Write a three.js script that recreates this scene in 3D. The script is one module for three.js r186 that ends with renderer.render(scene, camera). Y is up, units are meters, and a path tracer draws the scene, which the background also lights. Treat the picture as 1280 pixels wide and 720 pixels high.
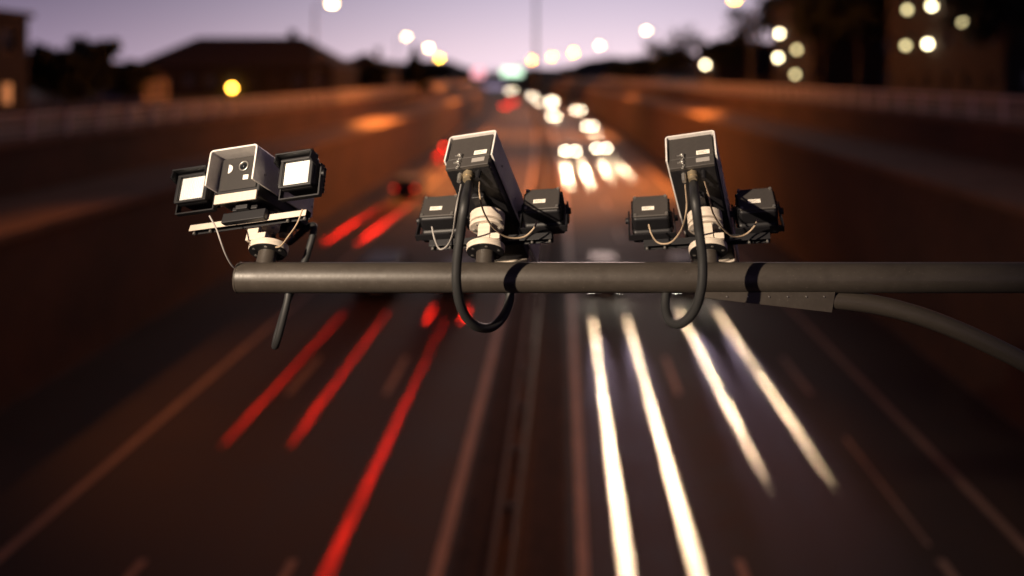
import * as THREE from 'three';
import { mergeGeometries } from 'three/addons/utils/BufferGeometryUtils.js';
import { RoundedBoxGeometry } from 'three/addons/geometries/RoundedBoxGeometry.js';

// ---------------------------------------------------------------- camera, sky, sun, exposure
const scene = new THREE.Scene();
const F = 1100, VX = 705, VY = 95, EYE = 11;          // focal length in photo pixels, where the road's level vanishing point lies, eye height
const camera = new THREE.PerspectiveCamera(2 * Math.atan(360 / F) * 180 / Math.PI, 1280 / 720, 0.1, 4000);
camera.position.set(0, EYE, 0);
camera.setViewOffset(1280, 720, 640 - VX, 360 - VY, 1280, 720);
camera.focus = 3.93;
camera.userData.fStop = 0.445;
camera.updateProjectionMatrix();

const renderer = new THREE.WebGLRenderer({ antialias: true });
renderer.toneMapping = THREE.LinearToneMapping;
renderer.toneMappingExposure = 1;
renderer.shadowMap.enabled = true;

{ // dusk sky: purple above, pink afterglow low down, strongest where the sun went under (straight ahead)
  const w = 512, h = 256, data = new Float32Array(w * h * 4);
  for (let j = 0; j < h; j++) {
    const el = ((j + 0.5) / h - 0.5) * 180;
    for (let i = 0; i < w; i++) {
      const az = ((i + 0.5) / w - 0.5) * 360;                    // atan2(z, x)
      let d = az + 90 - 3; while (d > 180) d -= 360; while (d < -180) d += 360;
      const e = Math.max(el, 0), band = Math.exp(-e / 6), k = (j * w + i) * 4;
      const lilac = Math.exp(-(d * d) / (2 * 17 * 17)) * Math.exp(-((e / 14) ** 2)), peach = Math.exp(-(d * d) / (2 * 20 * 20)) * Math.exp(-((e / 3.6) ** 2));
      data[k] = 0.016 + 0.25 * band + 0.55 * lilac + 0.27 * peach;
      data[k + 1] = 0.013 + 0.19 * band + 0.48 * lilac + 0.15 * peach;
      data[k + 2] = 0.030 + 0.31 * band + 0.57 * lilac + 0.03 * peach;
      data[k + 3] = 1;
    }
  }
  const t = new THREE.DataTexture(data, w, h, THREE.RGBAFormat, THREE.FloatType);
  t.mapping = THREE.EquirectangularReflectionMapping; t.magFilter = THREE.LinearFilter; t.needsUpdate = true;
  scene.background = t; scene.environment = t;
}
const sun = new THREE.DirectionalLight(new THREE.Color(1, 0.72, 0.62), 0.5);   // last light from the afterglow, low over the road ahead
sun.position.set(5, 12 + 4, -100); sun.target.position.set(0, 8, 0); sun.castShadow = true; sun.shadow.radius = 20;
sun.shadow.camera.left = -80; sun.shadow.camera.right = 80; sun.shadow.camera.top = 60; sun.shadow.camera.bottom = -60; sun.shadow.camera.far = 400;
scene.add(sun, sun.target);

// ---------------------------------------------------------------- helpers
let seed = 7;
const rnd = () => { seed = (seed * 1664525 + 1013904223) >>> 0; return seed / 4294967296; };
const rr = (a, b) => a + (b - a) * rnd();
const V = (x, y, z) => new THREE.Vector3(x, y, z);
const at = (x, y, D) => V((x - VX) / F * D, EYE - (y - VY) / F * D, -D);      // a photo pixel at depth D
const shift = (D) => D > 22 ? -0.00012 * (D - 22) ** 2 : 0;                    // the road bends gently left
const turn = (D) => D > 22 ? 0.00024 * (D - 22) : 0;
const RX = (X, D) => X + shift(D);
const taken = {};
const numbered = (n) => { taken[n] = (taken[n] ?? -1) + 1; return taken[n] ? `${n}_${String(taken[n]).padStart(3, '0')}` : n; };
function mesh(name, geo, mat, parent) {
  const m = new THREE.Mesh(Array.isArray(geo) ? join(geo) : geo, mat); m.name = name; m.castShadow = m.receiveShadow = true;
  if (parent) parent.add(m); return m;
}
function join(list) { return mergeGeometries(list.map((g) => { const n = g.index ? g.toNonIndexed() : g; for (const k of Object.keys(n.attributes)) if (!['position', 'normal', 'uv'].includes(k)) n.deleteAttribute(k); return n; })); }
function thing(name, label, category, pos = [0, 0, 0], ry = 0, group) {
  const g = new THREE.Group(); g.name = numbered(name); g.position.set(...pos); g.rotation.y = ry;
  g.userData = { label, category }; if (group) g.userData.group = group; scene.add(g); return g;
}
const tagm = (m, label, category, group) => { m.name = numbered(m.name); m.userData = { label, category }; if (group) m.userData.group = group; scene.add(m); return m; };
const box = (w, h, d, x = 0, y = 0, z = 0, rx = 0, ry = 0, rz = 0) => { const g = new THREE.BoxGeometry(w, h, d); g.rotateX(rx); g.rotateY(ry); g.rotateZ(rz); g.translate(x, y, z); return g; };
const rbox = (w, h, d, r, x = 0, y = 0, z = 0, s = 2) => { const g = new RoundedBoxGeometry(w, h, d, s, r); g.translate(x, y, z); return g; };
const cyl = (r0, r1, h, n = 24, x = 0, y = 0, z = 0) => { const g = new THREE.CylinderGeometry(r1, r0, h, n); g.translate(x, y, z); return g; };
const lathe = (pts, n = 40) => new THREE.LatheGeometry(pts.map((p) => new THREE.Vector2(p[0], p[1])), n);
const tube = (pts, r, n = 40, m = 12) => new THREE.TubeGeometry(new THREE.CatmullRomCurve3(pts), n, r, m);
function capped(pts, r, n = 40, m = 12) {                                     // tube with round ends
  const a = new THREE.SphereGeometry(r, m, 8), b = a.clone(); a.translate(...pts[0].toArray()); b.translate(...pts[pts.length - 1].toArray());
  return join([tube(pts, r, n, m), a, b]);
}
// closed profile [x, y] swept along the bending road; uv in metres
function sweep(profile, D0, D1, step = 6, closed = true) {
  const n = Math.max(1, Math.round((D1 - D0) / step)), pos = [], uv = [], idx = [];
  const P = closed ? [...profile, profile[0]] : profile; let base = 0;
  for (let s = 0; s < P.length - 1; s++) {
    const [ax, ay] = P[s], [bx, by] = P[s + 1], len = Math.hypot(bx - ax, by - ay);
    for (let i = 0; i <= n; i++) {
      const D = D0 + (D1 - D0) * i / n;
      pos.push(RX(ax, D), ay, -D, RX(bx, D), by, -D); uv.push(D, 0, D, len);
    }
    for (let i = 0; i < n; i++) { const a = base + i * 2; idx.push(a, a + 1, a + 3, a, a + 3, a + 2); }
    base += (n + 1) * 2;
  }
  if (closed) for (const D of [D0, D1]) {
    const tri = THREE.ShapeUtils.triangulateShape(profile.map((p) => new THREE.Vector2(...p)), []);
    for (const p of profile) { pos.push(RX(p[0], D), p[1], -D); uv.push(p[0], p[1]); }
    for (const t of tri) idx.push(base + t[0], base + t[1], base + t[2]);
    base += profile.length;
  }
  const g = new THREE.BufferGeometry(); g.setAttribute('position', new THREE.Float32BufferAttribute(pos, 3)); g.setAttribute('uv', new THREE.Float32BufferAttribute(uv, 2)); g.setIndex(idx); g.computeVertexNormals(); return g;
}
// ---------------------------------------------------------------- textures: layered tileable noise
function noiseField(n, cells, s) {
  const r = []; let q = s >>> 0; const rv = () => { q = (q * 1664525 + 1013904223) >>> 0; return q / 4294967296; };
  for (let i = 0; i < cells * cells; i++) r.push(rv());
  const out = new Float32Array(n * n), sm = (t) => t * t * (3 - 2 * t);
  for (let y = 0; y < n; y++) for (let x = 0; x < n; x++) {
    const fx = x / n * cells, fy = y / n * cells, x0 = fx | 0, y0 = fy | 0, x1 = (x0 + 1) % cells, y1 = (y0 + 1) % cells, tx = sm(fx - x0), ty = sm(fy - y0);
    out[y * n + x] = (r[y0 * cells + x0] * (1 - tx) + r[y0 * cells + x1] * tx) * (1 - ty) + (r[y1 * cells + x0] * (1 - tx) + r[y1 * cells + x1] * tx) * ty;
  }
  return out;
}
function layered(n, octs, s) {
  const o = new Float32Array(n * n); let tot = 0;
  octs.forEach(([c, a], i) => { const f = noiseField(n, c, s + i * 77); for (let k = 0; k < o.length; k++) o[k] += f[k] * a; tot += a; });
  for (let k = 0; k < o.length; k++) o[k] /= tot; return o;
}
function tex(n, f, rep, srgb = false) {
  const d = new Uint8Array(n * n * 4);
  for (let k = 0; k < n * n; k++) { const c = f(k); d[k * 4] = c[0]; d[k * 4 + 1] = c[1]; d[k * 4 + 2] = c[2]; d[k * 4 + 3] = 255; }
  const t = new THREE.DataTexture(d, n, n); t.wrapS = t.wrapT = THREE.RepeatWrapping; t.magFilter = THREE.LinearFilter; t.minFilter = THREE.LinearMipmapLinearFilter; t.generateMipmaps = true;
  t.repeat.set(rep, rep); if (srgb) t.colorSpace = THREE.SRGBColorSpace; t.needsUpdate = true; return t;
}
const toS = (l) => 255 * (l <= 0.0031308 ? 12.92 * l : 1.055 * Math.pow(l, 1 / 2.4) - 0.055);
function grainy(rgb, octs, amount, rep, opts = {}, n = 256, s = 11) {           // colour varied by noise, with matching bump and roughness
  const f = layered(n, octs, s);
  let cq = s * 7 + 1; const chip = () => { cq = (cq * 1664525 + 1013904223) >>> 0; return opts.chips && cq / 4294967296 < opts.chips; };
  const map = tex(n, (k) => { const m = (chip() ? 4 : 1) + (f[k] - 0.5) * 2 * amount; return rgb.map((c) => Math.min(255, Math.max(0, toS(c * m)))); }, rep, true);
  const o = { map, roughness: opts.roughness ?? 0.8, metalness: opts.metalness ?? 0 };
  if (opts.roughSpread) { o.roughnessMap = tex(n, (k) => { const v = 255 * Math.min(1, Math.max(0, opts.roughness + (f[k] - 0.5) * 2 * opts.roughSpread)); return [v, v, v]; }, rep); o.roughness = 1; }
  if (opts.bump) { o.bumpMap = tex(n, (k) => { const v = f[k] * 255; return [v, v, v]; }, rep); o.bumpScale = opts.bump; }
  return new THREE.MeshStandardMaterial(o);
}
const lin = (r, g, b) => new THREE.Color().setRGB(r, g, b);
const std = (rgb, roughness = 0.6, metalness = 0, extra = {}) => new THREE.MeshStandardMaterial({ color: lin(...rgb), roughness, metalness, ...extra });
const glow = (rgb, k) => new THREE.MeshStandardMaterial({ color: lin(0.6, 0.6, 0.6), emissive: lin(...rgb), emissiveIntensity: k, roughness: 0.4 });

const M = {
  asphalt: grainy([0.028, 0.0165, 0.0108], [[3, 1.3], [9, 1.2], [30, 1], [110, 1.2], [230, 1.5]], 0.7, 1 / 13, { roughness: 0.72, roughSpread: 0.14, bump: 0.006 }, 512, 3),
  median: grainy([0.045, 0.027, 0.018], [[5, 1], [20, 1.2], [80, 1]], 0.6, 1 / 5, { roughness: 0.9, bump: 0.01 }, 256, 5),
  line: grainy([0.30, 0.215, 0.165], [[8, 1], [40, 1.5], [110, 1.5]], 0.5, 1 / 3, { roughness: 0.6 }, 256, 21),
  brickish: grainy([0.044, 0.021, 0.012], [[4, 1.2], [16, 1], [64, 1]], 0.55, 1 / 9, { roughness: 0.92, bump: 0.015 }, 256, 31),
  concrete: grainy([0.10, 0.062, 0.043], [[3, 1.2], [14, 1], [70, 0.8]], 0.4, 1 / 8, { roughness: 0.9 }, 256, 41),
  earth: grainy([0.035, 0.032, 0.022], [[6, 1], [30, 1]], 0.5, 1 / 20, { roughness: 1 }, 128, 51),
  railing: grainy([0.50, 0.44, 0.43], [[6, 1], [50, 1]], 0.3, 1 / 2, { roughness: 0.55, metalness: 0.2 }, 128, 61),
  steel: grainy([0.13, 0.12, 0.11], [[8, 1], [60, 1]], 0.4, 1 / 2, { roughness: 0.5, metalness: 0.6 }, 128, 71),
  polepaint: grainy([0.046, 0.038, 0.031], [[5, 1.2], [30, 0.6], [120, 0.5]], 0.2, 1, { chips: 0.0016, roughness: 0.46, roughSpread: 0.12, bump: 0.0006 }, 512, 81),
  cream: grainy([0.60, 0.52, 0.43], [[6, 1], [40, 0.7], [120, 0.5]], 0.22, 4, { roughness: 0.5 }, 256, 91),
  hood: grainy([0.70, 0.66, 0.62], [[5, 1], [30, 0.7], [120, 0.4]], 0.16, 3, { roughness: 0.42, roughSpread: 0.1 }, 256, 101),
  charcoal: grainy([0.052, 0.046, 0.042], [[5, 1], [60, 1], [120, 1]], 0.2, 4, { roughness: 0.55, bump: 0.0004 }, 256, 111),
  black: grainy([0.009, 0.0085, 0.010], [[6, 1], [100, 1]], 0.35, 4, { roughness: 0.5 }, 128, 121),
  rubber: grainy([0.018, 0.018, 0.018], [[8, 1], [60, 1]], 0.35, 4, { roughness: 0.55 }, 128, 131),
  zinc: std([0.45, 0.43, 0.40], 0.35, 0.8),
  brass: std([0.42, 0.34, 0.22], 0.4, 0.6),
  grey: std([0.30, 0.28, 0.26], 0.6),
  paper: std([0.80, 0.77, 0.70], 0.7),
  tan: std([0.36, 0.27, 0.18], 0.6),
  tyre: std([0.012, 0.012, 0.012], 0.85),
  alloy: std([0.30, 0.30, 0.30], 0.35, 0.8),
  glass: std([0.010, 0.012, 0.014], 0.08),
  bark: std([0.030, 0.023, 0.017], 0.95),
  leaf: new THREE.MeshStandardMaterial({ color: lin(0.022, 0.030, 0.012), roughness: 0.9, side: THREE.DoubleSide }),
  leaf2: new THREE.MeshStandardMaterial({ color: lin(0.030, 0.028, 0.012), roughness: 0.9, side: THREE.DoubleSide }),
  roofing: grainy([0.035, 0.026, 0.022], [[10, 1], [60, 1]], 0.4, 1 / 4, { roughness: 0.9 }, 128, 141),
  wallDark: grainy([0.018, 0.012, 0.010], [[5, 1], [40, 1]], 0.35, 1 / 6, { roughness: 0.92 }, 128, 151),
  wallPale: grainy([0.26, 0.24, 0.25], [[5, 1], [40, 1]], 0.25, 1 / 6, { roughness: 0.92 }, 128, 161),
  frame: std([0.12, 0.11, 0.10], 0.6),
  pane: std([0.015, 0.016, 0.02], 0.1),
  post: std([0.035, 0.033, 0.03], 0.6, 0.2),
  amber: glow([1, 0.52, 0.05], 34), lampWarm: glow([1, 0.76, 0.36], 34), sodium: glow([1, 0.30, 0.02], 40),
  amberFar: glow([1, 0.46, 0.02], 420), sodiumFar: glow([1, 0.22, 0.01], 800), warmFar: glow([1, 0.74, 0.32], 90),
  winWarm: glow([1, 0.84, 0.52], 22), winDim: glow([0.85, 0.72, 0.36], 6), winOrange: glow([1, 0.36, 0.12], 0.5),
  headNear: glow([1, 0.88, 0.70], 60), headFar: glow([1, 0.82, 0.58], 50),
  tailNear: glow([1, 0.03, 0.012], 2.6), tailFar: glow([1, 0.03, 0.012], 14),
  signGreen: glow([0.70, 1, 0.72], 2.6), signPink: glow([1, 0.42, 0.48], 1.7),
};

// ---------------------------------------------------------------- the setting
const structure = (m) => { m.userData = { kind: 'structure' }; m.name = numbered(m.name); scene.add(m); return m; };
const XL = -18.5, XR = 14.2, NEAR = -40, FAR = 760;
const road = structure(mesh('road', sweep([[XL, 0], [XR, 0]], NEAR, FAR, 6, false), M.asphalt));
{
  const edge = (X, w = 0.2) => mesh('edge_line', sweep([[X - w / 2, 0.005], [X + w / 2, 0.005]], NEAR, 400, 5, false), M.line, road);
  edge(-2.82, 0.28); edge(-12.9, 0.24); edge(0.43, 0.26); edge(10.75, 0.24);
  for (const X of [-9.55, -6.15, 3.97, 8.55])
    for (let k = -3; k < 18; k++) mesh('lane_dash', sweep([[X - 0.1, 0.005], [X + 0.1, 0.005]], 30.4 + 14.4 * k, 34.4 + 14.4 * k, 2, false), M.line, road);
}
mesh('lane_line', sweep([[8.50, 0.005], [8.60, 0.005]], 20.6, 26.8, 2, false), M.line, road);
structure(mesh('central_reservation', sweep([[-2.45, -0.05], [-2.45, 0.10], [-2.35, 0.13], [-0.05, 0.13], [0.05, 0.10], [0.05, -0.05]], NEAR, FAR, 6), M.median));
// land either side of the cutting, out to the horizon
const LY = 8.3, RY = 9.0;
{
  const ring = (D) => [[-900, LY - 0.1], [-900, LY], [-22.9, LY], [-22.9, LY - 0.1]];
  structure(mesh('ground', [sweep(ring(), -120, FAR, 8), sweep([[18.9, RY - 0.1], [18.9, RY], [900, RY], [900, RY - 0.1]], -120, FAR, 8), (() => { const g = new THREE.PlaneGeometry(5000, 2400); g.rotateX(-Math.PI / 2); g.translate(0, 4, -FAR - 1200); return g; })()], M.earth));
}
{ // low ridge that closes the road's end
  const pos = [], idx = [], n = 90; for (let i = 0; i <= n; i++) { const x = -1300 + 2600 * i / n, h = 14 + 7 * Math.sin(i * 0.7) + 5 * Math.sin(i * 1.9 + 1); for (const [y, z] of [[3, -860], [h + 8, -960], [h + 10, -1100], [3, -1300]]) pos.push(x, y, z); }
  for (let i = 0; i < n; i++) for (let k = 0; k < 3; k++) { const a = i * 4 + k; idx.push(a, a + 4, a + 5, a, a + 5, a + 1); }
  const g = new THREE.BufferGeometry(); g.setAttribute('position', new THREE.Float32BufferAttribute(pos, 3)); g.setIndex(idx); g.computeVertexNormals();
  g.setAttribute('uv', new THREE.Float32BufferAttribute(pos.filter((_, i) => i % 3 !== 1), 2));
  structure(mesh('hills', g, M.earth));
}
// retaining walls: lower wall, planted ledge, upper wall, coping
function retaining(label, s, x0, yl, x1, y1, ytop) {
  const w = thing('retaining_wall', label, 'wall', [0, 0, 0], 0);
  const pr = (p) => p.map(([x, y]) => [s * x, y]);
  mesh('lower_wall', sweep(pr([[x0, -0.3], [x0 + 0.15, yl], [x0 + 0.9, yl], [x0 + 0.9, -0.3]]), NEAR, FAR, 6), M.brickish, w);
  mesh('ledge', sweep(pr([[x0 - 0.08, yl + 0.004], [x0 - 0.08, yl + 0.28], [x1, yl + 0.62], [x1, yl + 0.004]]), NEAR, FAR, 6), M.concrete, w);
  mesh('upper_wall', sweep(pr([[x1 + 0.002, yl - 0.5], [x1 + 0.05, y1], [x1 + 0.5, y1], [x1 + 0.5, yl - 0.5]]), NEAR, FAR, 6), M.brickish, w);
  mesh('coping', sweep(pr([[x1 - 0.08, y1 + 0.003], [x1 - 0.08, ytop], [x1 + 0.56, ytop], [x1 + 0.56, y1 + 0.003]]), NEAR, FAR, 6), M.concrete, w);
}
retaining('dark brick retaining wall with wide ledge beside the red tail lights', -1, 18.5, 5.5, 22.4, 8.1, 8.36);
retaining('dark brick retaining wall with wide ledge beside the oncoming headlights', 1, 14.2, 6.7, 18.3, 8.85, 9.08);
function railing(label, X, y0, D0, D1) {
  const r = thing('parapet_railing', label, 'railing', [RX(X, D0), y0, -D0]); const off = (g) => { g.translate(-RX(X, D0), -y0, D0); return g; };
  for (const [y, h] of [[1.0, 0.14], [0.72, 0.07], [0.46, 0.07], [0.2, 0.07]]) mesh('rail', off(sweep([[X - 0.03, y0 + y - h / 2], [X - 0.03, y0 + y + h / 2], [X + 0.03, y0 + y + h / 2], [X + 0.03, y0 + y - h / 2]], D0, D1, 6)), M.railing, r);
  const pg = box(0.12, 1.08, 0.12, 0, 0.54, 0);
  for (let D = D0 + 0.5; D < Math.min(D1, 260); D += 2.8) { const p = mesh('post', pg, M.railing, r); p.position.set(RX(X + 0.095, D) - RX(X, D0), 0, D0 - D); }
}
railing('pale metal parapet railing along the wall beside the roofed houses', -22.65, 8.36, 6, 420);
railing('pale metal parapet railing along the wall below the dark trees', 18.55, 9.08, 6, 420);
{ // steel crash barrier down the central reservation
  const X = -1.3, b = thing('crash_barrier', 'double sided steel crash barrier down the central reservation', 'barrier', [X, 0.13, 0]); const off = (g) => { g.translate(-X, -0.13, 0); return g; };
  const wave = (s) => [[0.16, 0.52], [0.2, 0.57], [0.16, 0.64], [0.16, 0.68], [0.2, 0.75], [0.16, 0.82], [0.14, 0.82], [0.175, 0.75], [0.14, 0.68], [0.14, 0.64], [0.175, 0.57], [0.14, 0.52]].map(([x, y]) => [X + s * x * 1.35, y + 0.13]);
  for (const s of [-1, 1]) mesh('rail', off(sweep(wave(s), NEAR + 30, 600, 6)), M.steel, b);
  const pg = join([box(0.1, 0.78, 0.07, 0, 0.39, 0), box(0.375, 0.08, 0.05, 0, 0.66, 0)]);
  for (let D = -8; D < 260; D += 3.2) { const p = mesh('post', pg, M.steel, b); p.position.set(shift(D), 0, -D); }
}
{ // the footbridge deck the photograph is taken from (below the frame); the camera mast stands on it
  const b = thing('footbridge', 'concrete footbridge deck across the road under the camera mast', 'bridge', [0, 7.6, 0]);
  mesh('deck', box(41, 0.9, 10.3, -2.0, 0.45, 0.85), M.concrete, b);
  for (const x of [-21.6, 17.6]) mesh('abutment', box(1.6, 7.6, 9.8, x, -3.802, 0.85), M.brickish, b);
}

// ---------------------------------------------------------------- street lamps
function streetLamp(label, X, D, ybase, yhead, side, bulb, lightColor, intensity, cone = 0.98, reach = 17) {
  const t = thing('street_lamp', label, 'street lamp', [X - side * -1.9, ybase, -D], 0, 'street lamps along the road');
  const h = yhead - ybase;
  const pole = mesh('post', [cyl(0.16, 0.09, h - 0.3, 10, 0, (h - 0.3) / 2, 0), cyl(0.24, 0.2, 0.5, 10, 0, 0.25, 0)], M.post, t);
  mesh('arm', tube([V(0, h - 0.4, 0), V(-side * 0.3, h + 0.05, 0), V(-side * 1.0, h + 0.22, 0), V(-side * 1.6, h + 0.22, 0)], 0.05, 12, 6), M.post, t);
  const head = mesh('lamp_head', [rbox(1.0, 0.14, 0.42, 0.05, -side * 1.9, h + 0.2, 0)], M.post, t);
  const bowl = new THREE.SphereGeometry(0.5, 16, 10, 0, Math.PI * 2, Math.PI / 2, Math.PI / 2); bowl.scale(0.9, 0.62, 0.5); bowl.translate(-side * 1.9, h + 0.125, 0);
  mesh('lamp_bowl', bowl, bulb, head);
  if (intensity) {
    const l = new THREE.SpotLight(lightColor, intensity, 0, cone, 0.5, 2); l.name = 'lamp_light'; l.position.set(-side * 1.9, h - 0.26, 0); l.target.position.set(-side * reach, 0, 0); l.castShadow = true; l.shadow.radius = 8; t.add(l, l.target);
  }
}
const SOD = new THREE.Color(1, 0.27, 0.045), WRM = new THREE.Color(1, 0.29, 0.055);
const P = (x, y, D) => { const p = at(x, y, D); return [p.x, D, p.y]; };
// beside the oncoming lanes; heads where the lit dots stand
for (const [px, py, D, b, I, lab] of [
  [918, 0, 92, M.amber, 10500, 'tall street lamp with yellow light rising above the dark trees'],
  [808, 38, 165, M.lampWarm, 10500, 'street lamp with pale yellow light beside the bare tree'],
  [750, 57, 260, M.warmFar, 10500, 'street lamp with pale light against the pink sky, beside the golden lamps'],
  [717, 66, 350, M.amberFar, 10500, 'golden street lamp over the bend, first of three golden lamps beside the pale one'],
  [690, 71, 460, M.amberFar, 0, 'golden street lamp over the bend, middle one of three golden lamps'],
  [665, 75, 600, M.sodiumFar, 0, 'deep orange street lamp at the far end of the row over the bend'],
]) { const [X, d, Y] = P(px, py, D); streetLamp(lab, X, d, RY, Y, 1, b, SOD, I); }
for (const [px, py, D, b, I, lab] of [
  [415, 5, 98, M.lampWarm, 10500, 'tall street lamp with bright light above the end of the long roof'],
  [508, 46, 180, M.lampWarm, 10500, 'street lamp with bright light directly above the conifer'],
  [536, 60, 251, M.warmFar, 10500, 'street lamp with yellow light just past the conifer'],
  [549, 73, 400, M.amberFar, 10500, 'golden street lamp past the conifer, lowest of its row'],
]) { const [X, d, Y] = P(px, py, D); streetLamp(lab, X, d, LY, Y, -1, b, WRM, I); }
streetLamp('street lamp on the ledge side near the footbridge, above the oncoming lanes', 18.4, 27, RY, 19, 1, M.sodium, SOD, 620, 0.6, 17);
streetLamp('street lamp near the footbridge above the wall beside the tail lights', -26.5, 32, LY, 19, -1, M.sodium, SOD, 700, 0.6, 18);
{ // slim tall mast in the central reservation
  const p = at(670, 0, 200), t = thing('lighting_mast', 'slim tall grey mast rising against the pink sky', 'mast', [p.x, 0.13, -200]);
  mesh('shaft', cyl(0.42, 0.20, 37, 12, 0, 18.5, 0), M.post, t); mesh('base_flange', cyl(0.6, 0.55, 0.4, 12, 0, 0.2, 0), M.post, t); mesh('head_ring', lathe([[0.2, 37], [0.9, 37.1], [0.9, 37.4], [0.2, 37.5]], 16), M.post, t);
}

// ---------------------------------------------------------------- vehicles
// forward is +z at rotation 0; root on the road under the middle
function vehicle(o) {
  const { kind = 'car', label, X, D, away = false, paint, yaw = 0, group, name = 'car' } = o;
  const S = kind === 'van' ? { L: 5.0, W: 2.02, H: 2.15, belt: 1.2, nose: 1.05, hood: 0.75, ws: 0.75, tailTop: 0.12, lampX: 0.9, lampY: 0.78, tailY: 1.0 } : { L: 4.3, W: 1.76, H: 1.46, belt: 0.93, nose: 0.72, hood: 1.05, ws: 0.95, tailTop: 0.42, lampX: 0.70, lampY: 0.66, tailY: 0.80 };
  if (o.H) { S.H = o.H; S.belt = 1.08; S.nose = 0.95; S.tailY = 0.96; }
  const zc = D + (away ? 1 : 1) * S.L / 2;
  const t = thing(name, label, kind === 'van' ? 'van' : 'car', [RX(X, D), 0.004, -zc], (away ? Math.PI : 0) + yaw + turn(D), group);
  const L2 = S.L / 2, r = 0.33, wz = L2 - 0.85, gy = 0.2;
  const sh = new THREE.Shape();                       // side outline: u along +z, v up
  sh.moveTo(-L2 + 0.06, gy + 0.08); sh.lineTo(-wz - r - 0.06, gy); sh.absarc(-wz, 0.33, r + 0.06, Math.PI * 1.12, -Math.PI * 0.12, true); sh.lineTo(wz - r - 0.06, gy); sh.absarc(wz, 0.33, r + 0.06, Math.PI * 1.12, -Math.PI * 0.12, true);
  sh.lineTo(L2 - 0.04, gy + 0.06); sh.quadraticCurveTo(L2 + 0.02, 0.5, L2 - 0.05, S.nose - 0.08); sh.quadraticCurveTo(L2 - 0.12, S.nose, L2 - 0.35, S.nose + 0.05); sh.lineTo(L2 - S.hood, S.belt); sh.lineTo(-L2 + 0.2, S.belt + 0.02); sh.quadraticCurveTo(-L2 + 0.02, S.belt, -L2, S.belt - 0.18); sh.lineTo(-L2, 0.5); sh.closePath();
  const be = 0.07, g = new THREE.ExtrudeGeometry(sh, { depth: S.W - 2 * be, bevelEnabled: true, bevelThickness: be, bevelSize: 0.05, bevelOffset: -0.05, bevelSegments: 2, curveSegments: 8 });
  g.translate(0, 0, -(S.W - 2 * be) / 2); g.rotateY(-Math.PI / 2);
  mesh('body', g, paint, t);
  // greenhouse: lofted frustum with glass set proud of it
  const b0 = S.belt - 0.03, zf0 = L2 - S.hood - 0.02, zf1 = zf0 - S.ws, zr0 = -L2 + 0.1, zr1 = -L2 + 0.1 + S.tailTop, w0 = S.W / 2 - 0.06, w1 = S.W / 2 - (kind === 'van' ? 0.14 : 0.24), h = S.H;
  const c = [V(-w0, b0, zr0), V(w0, b0, zr0), V(w0, b0, zf0), V(-w0, b0, zf0), V(-w1, h, zr1), V(w1, h, zr1), V(w1, h, zf1), V(-w1, h, zf1)];
  const quad = (a, b_, c_, d, off = 0, th = 0.012) => { // slab on a four-sided face
    const n = new THREE.Vector3().crossVectors(b_.clone().sub(a), d.clone().sub(a)).normalize(), q = [a, b_, c_, d].map((p) => p.clone().addScaledVector(n, off)), q2 = q.map((p) => p.clone().addScaledVector(n, th));
    const f = [[0, 1, 2, 3].map((i) => q2[i]), ...[0, 1, 2, 3].map((i) => [q[i], q[(i + 1) % 4], q2[(i + 1) % 4], q2[i]])], pos = [], uv = [];
    for (const [p0, p1, p2, p3] of f) { for (const p of [p0, p1, p2, p0, p2, p3]) pos.push(p.x, p.y, p.z); uv.push(0, 0, 1, 0, 1, 1, 0, 0, 1, 1, 0, 1); }
    const gg = new THREE.BufferGeometry(); gg.setAttribute('position', new THREE.Float32BufferAttribute(pos, 3)); gg.setAttribute('uv', new THREE.Float32BufferAttribute(uv, 2)); gg.computeVertexNormals(); return gg;
  };
  const faces = { front: [c[3], c[2], c[6], c[7]], rear: [c[1], c[0], c[4], c[5]], right: [c[2], c[1], c[5], c[6]], left: [c[0], c[3], c[7], c[4]] };
  mesh('cabin', [...Object.values(faces).map((f) => quad(...f, -0.02, 0.02)), rbox(2 * w1 + 0.02, 0.06, zf1 - zr1 + 0.04, 0.025, 0, h, (zf1 + zr1) / 2)], paint, t);
  const inset = (f, u0, u1, v0, v1) => { const p = (u, v) => f[0].clone().lerp(f[1], u).lerp(f[3].clone().lerp(f[2], u), v); return [p(u0, v0), p(u1, v0), p(u1, v1), p(u0, v1)]; };
  mesh('windscreen', quad(...inset(faces.front, 0.05, 0.95, 0.08, 0.92), 0.003), M.glass, t);
  mesh('rear_window', quad(...inset(faces.rear, 0.08, 0.92, kind === 'van' ? 0.35 : 0.15, 0.88), 0.003), M.glass, t);
  for (const s of ['right', 'left']) for (const [a, b] of (kind === 'van' ? [[0.03, 0.24]] : [[0.08, 0.46], [0.50, 0.88]])) mesh('side_window', quad(...(s === 'right' ? inset(faces[s], a, b, 0.12, 0.88) : inset(faces[s], 1 - b, 1 - a, 0.12, 0.88)), 0.003), M.glass, t);
  const wg = new THREE.CylinderGeometry(r, r, 0.2, 20); wg.rotateZ(Math.PI / 2); const rg = new THREE.CylinderGeometry(0.2, 0.2, 0.215, 14); rg.rotateZ(Math.PI / 2);
  for (const sx of [-1, 1]) for (const sz of [-1, 1]) { const w = mesh('wheel', wg, M.tyre, t); w.position.set(sx * (S.W / 2 - 0.13), r, sz * wz); mesh('rim', rg, M.alloy, w); }
  for (const sx of [-1, 1]) mesh('wing_mirror', rbox(0.2, 0.13, 0.1, 0.03, sx * (S.W / 2 + 0.06), S.belt + 0.08, zf0 - 0.25), paint, t);
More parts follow.
